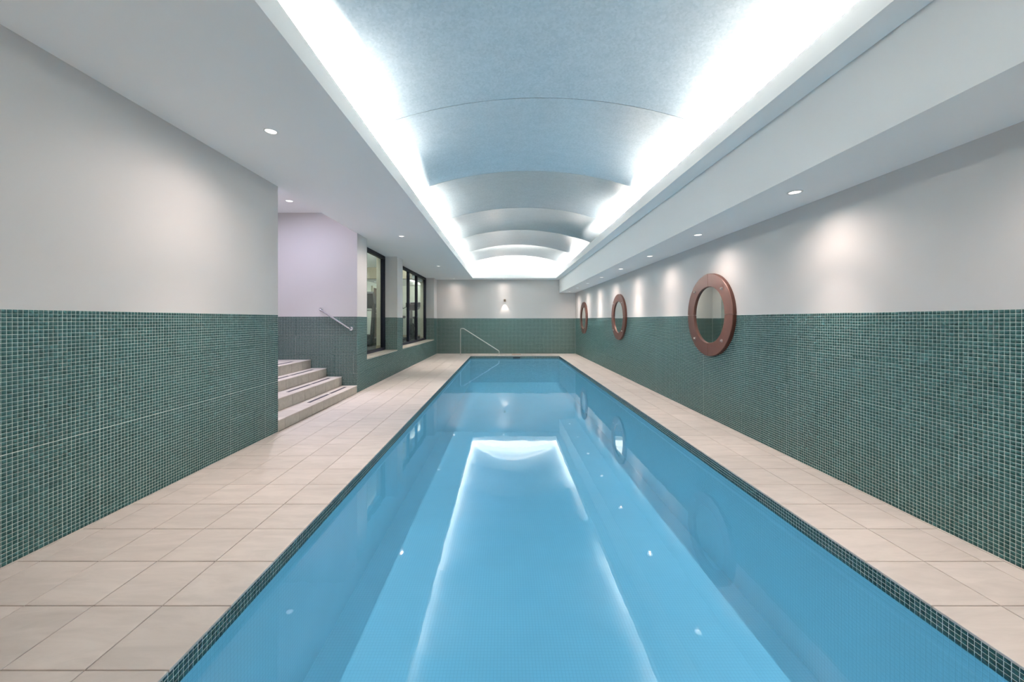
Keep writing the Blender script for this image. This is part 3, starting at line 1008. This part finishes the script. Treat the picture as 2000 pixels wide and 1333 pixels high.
# ------------------------------------------------------------------ gym machines
def gym_treadmill(loc, rz, label):
    t = thing('treadmill', label, 'treadmill', loc, rz)
    bm = bmesh.new(); bx(bm, -0.40, 0.40, -0.95, 0.55, 0.09, 0.19, bevel=0.02); obj('deck', bm, M['dark'], t)
    bm = bmesh.new(); bx(bm, -0.26, 0.26, -0.93, 0.50, 0.188, 0.198, bevel=0.003); obj('belt', bm, M['black'], t)
    for s in (-1, 1):
        bm = bmesh.new(); bx(bm, s * 0.34 - 0.05, s * 0.34 + 0.05, -0.93, 0.5, 0.19, 0.212, bevel=0.006); obj('foot_rail', bm, M['mid'], t)
        bm = bmesh.new(); prism(bm, [(0.42, 0.10), (0.60, 0.10), (0.36, 1.22), (0.26, 1.22)], 'x', s * 0.40 - 0.035, s * 0.40 + 0.035)
        obj('upright', bm, M['dark'], t)
        bm = bmesh.new(); tube(bm, rounded([(s * 0.40, 0.30, 1.12), (s * 0.40, -0.12, 1.02), (s * 0.40, -0.30, 0.96)], 0.06), 0.022); obj('handlebar', bm, M['steel'], t, smooth=True)
        bm = bmesh.new(); cyl(bm, (s * 0.30, -0.88, 0.05), (s * 0.38, -0.88, 0.05), 0.05); cyl(bm, (s * 0.30, 0.6, 0.05), (s * 0.38, 0.6, 0.05), 0.05)
        obj('foot', bm, M['black'], t)
    bm = bmesh.new(); prism(bm, [(0.40, 0.06), (0.86, 0.06), (0.84, 0.24), (0.72, 0.33), (0.44, 0.30)], 'x', -0.41, 0.41)
    obj('motor_hood', bm, M['dark'], t)
    bm = bmesh.new(); bx(bm, -0.36, 0.36, 0.46, 0.80, 0.335, 0.345, bevel=0.003); obj('hood_trim', bm, M['chrome'], t)
    bm = bmesh.new(); prism(bm, [(0.14, 1.08), (0.36, 1.12), (0.50, 1.50), (0.42, 1.56), (0.30, 1.50), (0.12, 1.18)], 'x', -0.42, 0.42)
    c = obj('console', bm, M['mid'], t)
    bm = bmesh.new(); prism(bm, [(0.175, 1.25), (0.185, 1.245), (0.325, 1.475), (0.315, 1.48)], 'x', -0.24, 0.24); obj('display', bm, M['screen'], c)
    bm = bmesh.new(); cyl(bm, (-0.40, 0.18, 1.03), (0.40, 0.18, 1.03), 0.02); obj('cross_bar', bm, M['steel'], t)
    return t
gym_treadmill((-4.22, 11.2, ZG), PI, 'dark grey treadmill with a tilted console behind the first window')

def exercise_bike(loc, rz, label):
    t = thing('exercise_bike', label, 'exercise bike', loc, rz)
    bm = bmesh.new(); bx(bm, -0.28, 0.28, -0.52, -0.44, 0.0, 0.06, bevel=0.015); bx(bm, -0.28, 0.28, 0.50, 0.58, 0.0, 0.06, bevel=0.015)
    bx(bm, -0.04, 0.04, -0.48, 0.54, 0.05, 0.12, bevel=0.015); obj('base', bm, M['dark'], t)
    bm = bmesh.new(); lathe(bm, [(0, -0.06), (0.24, -0.06), (0.27, -0.03), (0.27, 0.03), (0.24, 0.06), (0, 0.06)], 32, Matrix.Translation((0, 0.26, 0.36)) @ Matrix.Rotation(PI / 2, 4, 'Y'))
    obj('flywheel_cover', bm, M['dark'], t, smooth=True)
    bm = bmesh.new(); prism(bm, [(-0.26, 0.10), (-0.16, 0.10), (-0.24, 0.80), (-0.30, 0.80)], 'x', -0.035, 0.035); obj('seat_post', bm, M['mid'], t)
    bm = bmesh.new(); prism(bm, [(0.26, 0.55), (0.38, 0.55), (0.34, 1.16), (0.28, 1.16)], 'x', -0.04, 0.04); obj('front_post', bm, M['mid'], t)
    bm = bmesh.new()
    prism(bm, [(-0.42, 0.80), (-0.10, 0.80), (-0.10, 0.85), (-0.30, 0.88), (-0.42, 0.90)], 'x', -0.10, 0.10)
    bmesh.ops.bevel(bm, geom=bm.edges[:], offset=0.02, segments=2, affect='EDGES'); obj('seat', bm, M['black'], t)
    for s in (-1, 1):
        bm = bmesh.new(); tube(bm, rounded([(0, 0.31, 1.12), (s * 0.20, 0.26, 1.14), (s * 0.24, 0.05, 1.20), (s * 0.22, -0.02, 1.34)], 0.05), 0.017); obj('handlebar', bm, M['black'], t, smooth=True)
        bm = bmesh.new(); bx(bm, s * 0.09 - 0.012, s * 0.09 + 0.012, 0.08, 0.13, 0.20 if s > 0 else 0.32, 0.34 if s > 0 else 0.46, bevel=0.004); bx(bm, s * 0.15 - 0.06, s * 0.15 + 0.04, 0.05, 0.16, (0.18 if s > 0 else 0.45), (0.21 if s > 0 else 0.48), bevel=0.006)
        obj('pedal', bm, M['steel'], t)
    bm = bmesh.new(); prism(bm, [(0.20, 1.14), (0.36, 1.14), (0.42, 1.36), (0.36, 1.38)], 'x', -0.17, 0.17); c = obj('console', bm, M['dark'], t)
    bm = bmesh.new(); prism(bm, [(0.225, 1.175), (0.235, 1.17), (0.36, 1.352), (0.35, 1.356)], 'x', -0.13, 0.13); obj('display', bm, M['screen'], c)
    return t
exercise_bike((-3.70, 13.1, ZG), math.radians(180), 'upright exercise bike with raised handlebars behind the second window')
exercise_bike((-3.72, 15.1, ZG), math.radians(180), 'dark exercise bike farther back, against the far gym wall')

t = thing('wall_television', 'small wall mounted screen on the far gym wall seen through the second window', 'television', (-3.78, 16.1, 2.02))
bm = bmesh.new(); bx(bm, -0.30, 0.30, -0.06, -0.02, -0.10, 0.10, bevel=0.006); obj('casing', bm, M['purple'], t)
bm = bmesh.new(); bx(bm, -0.28, 0.28, -0.063, -0.059, -0.085, 0.085); obj('display', bm, M['screen'], t)
bm = bmesh.new(); bx(bm, -0.06, 0.06, -0.02, 0.0, -0.06, 0.06); obj('bracket', bm, M['dark'], t)
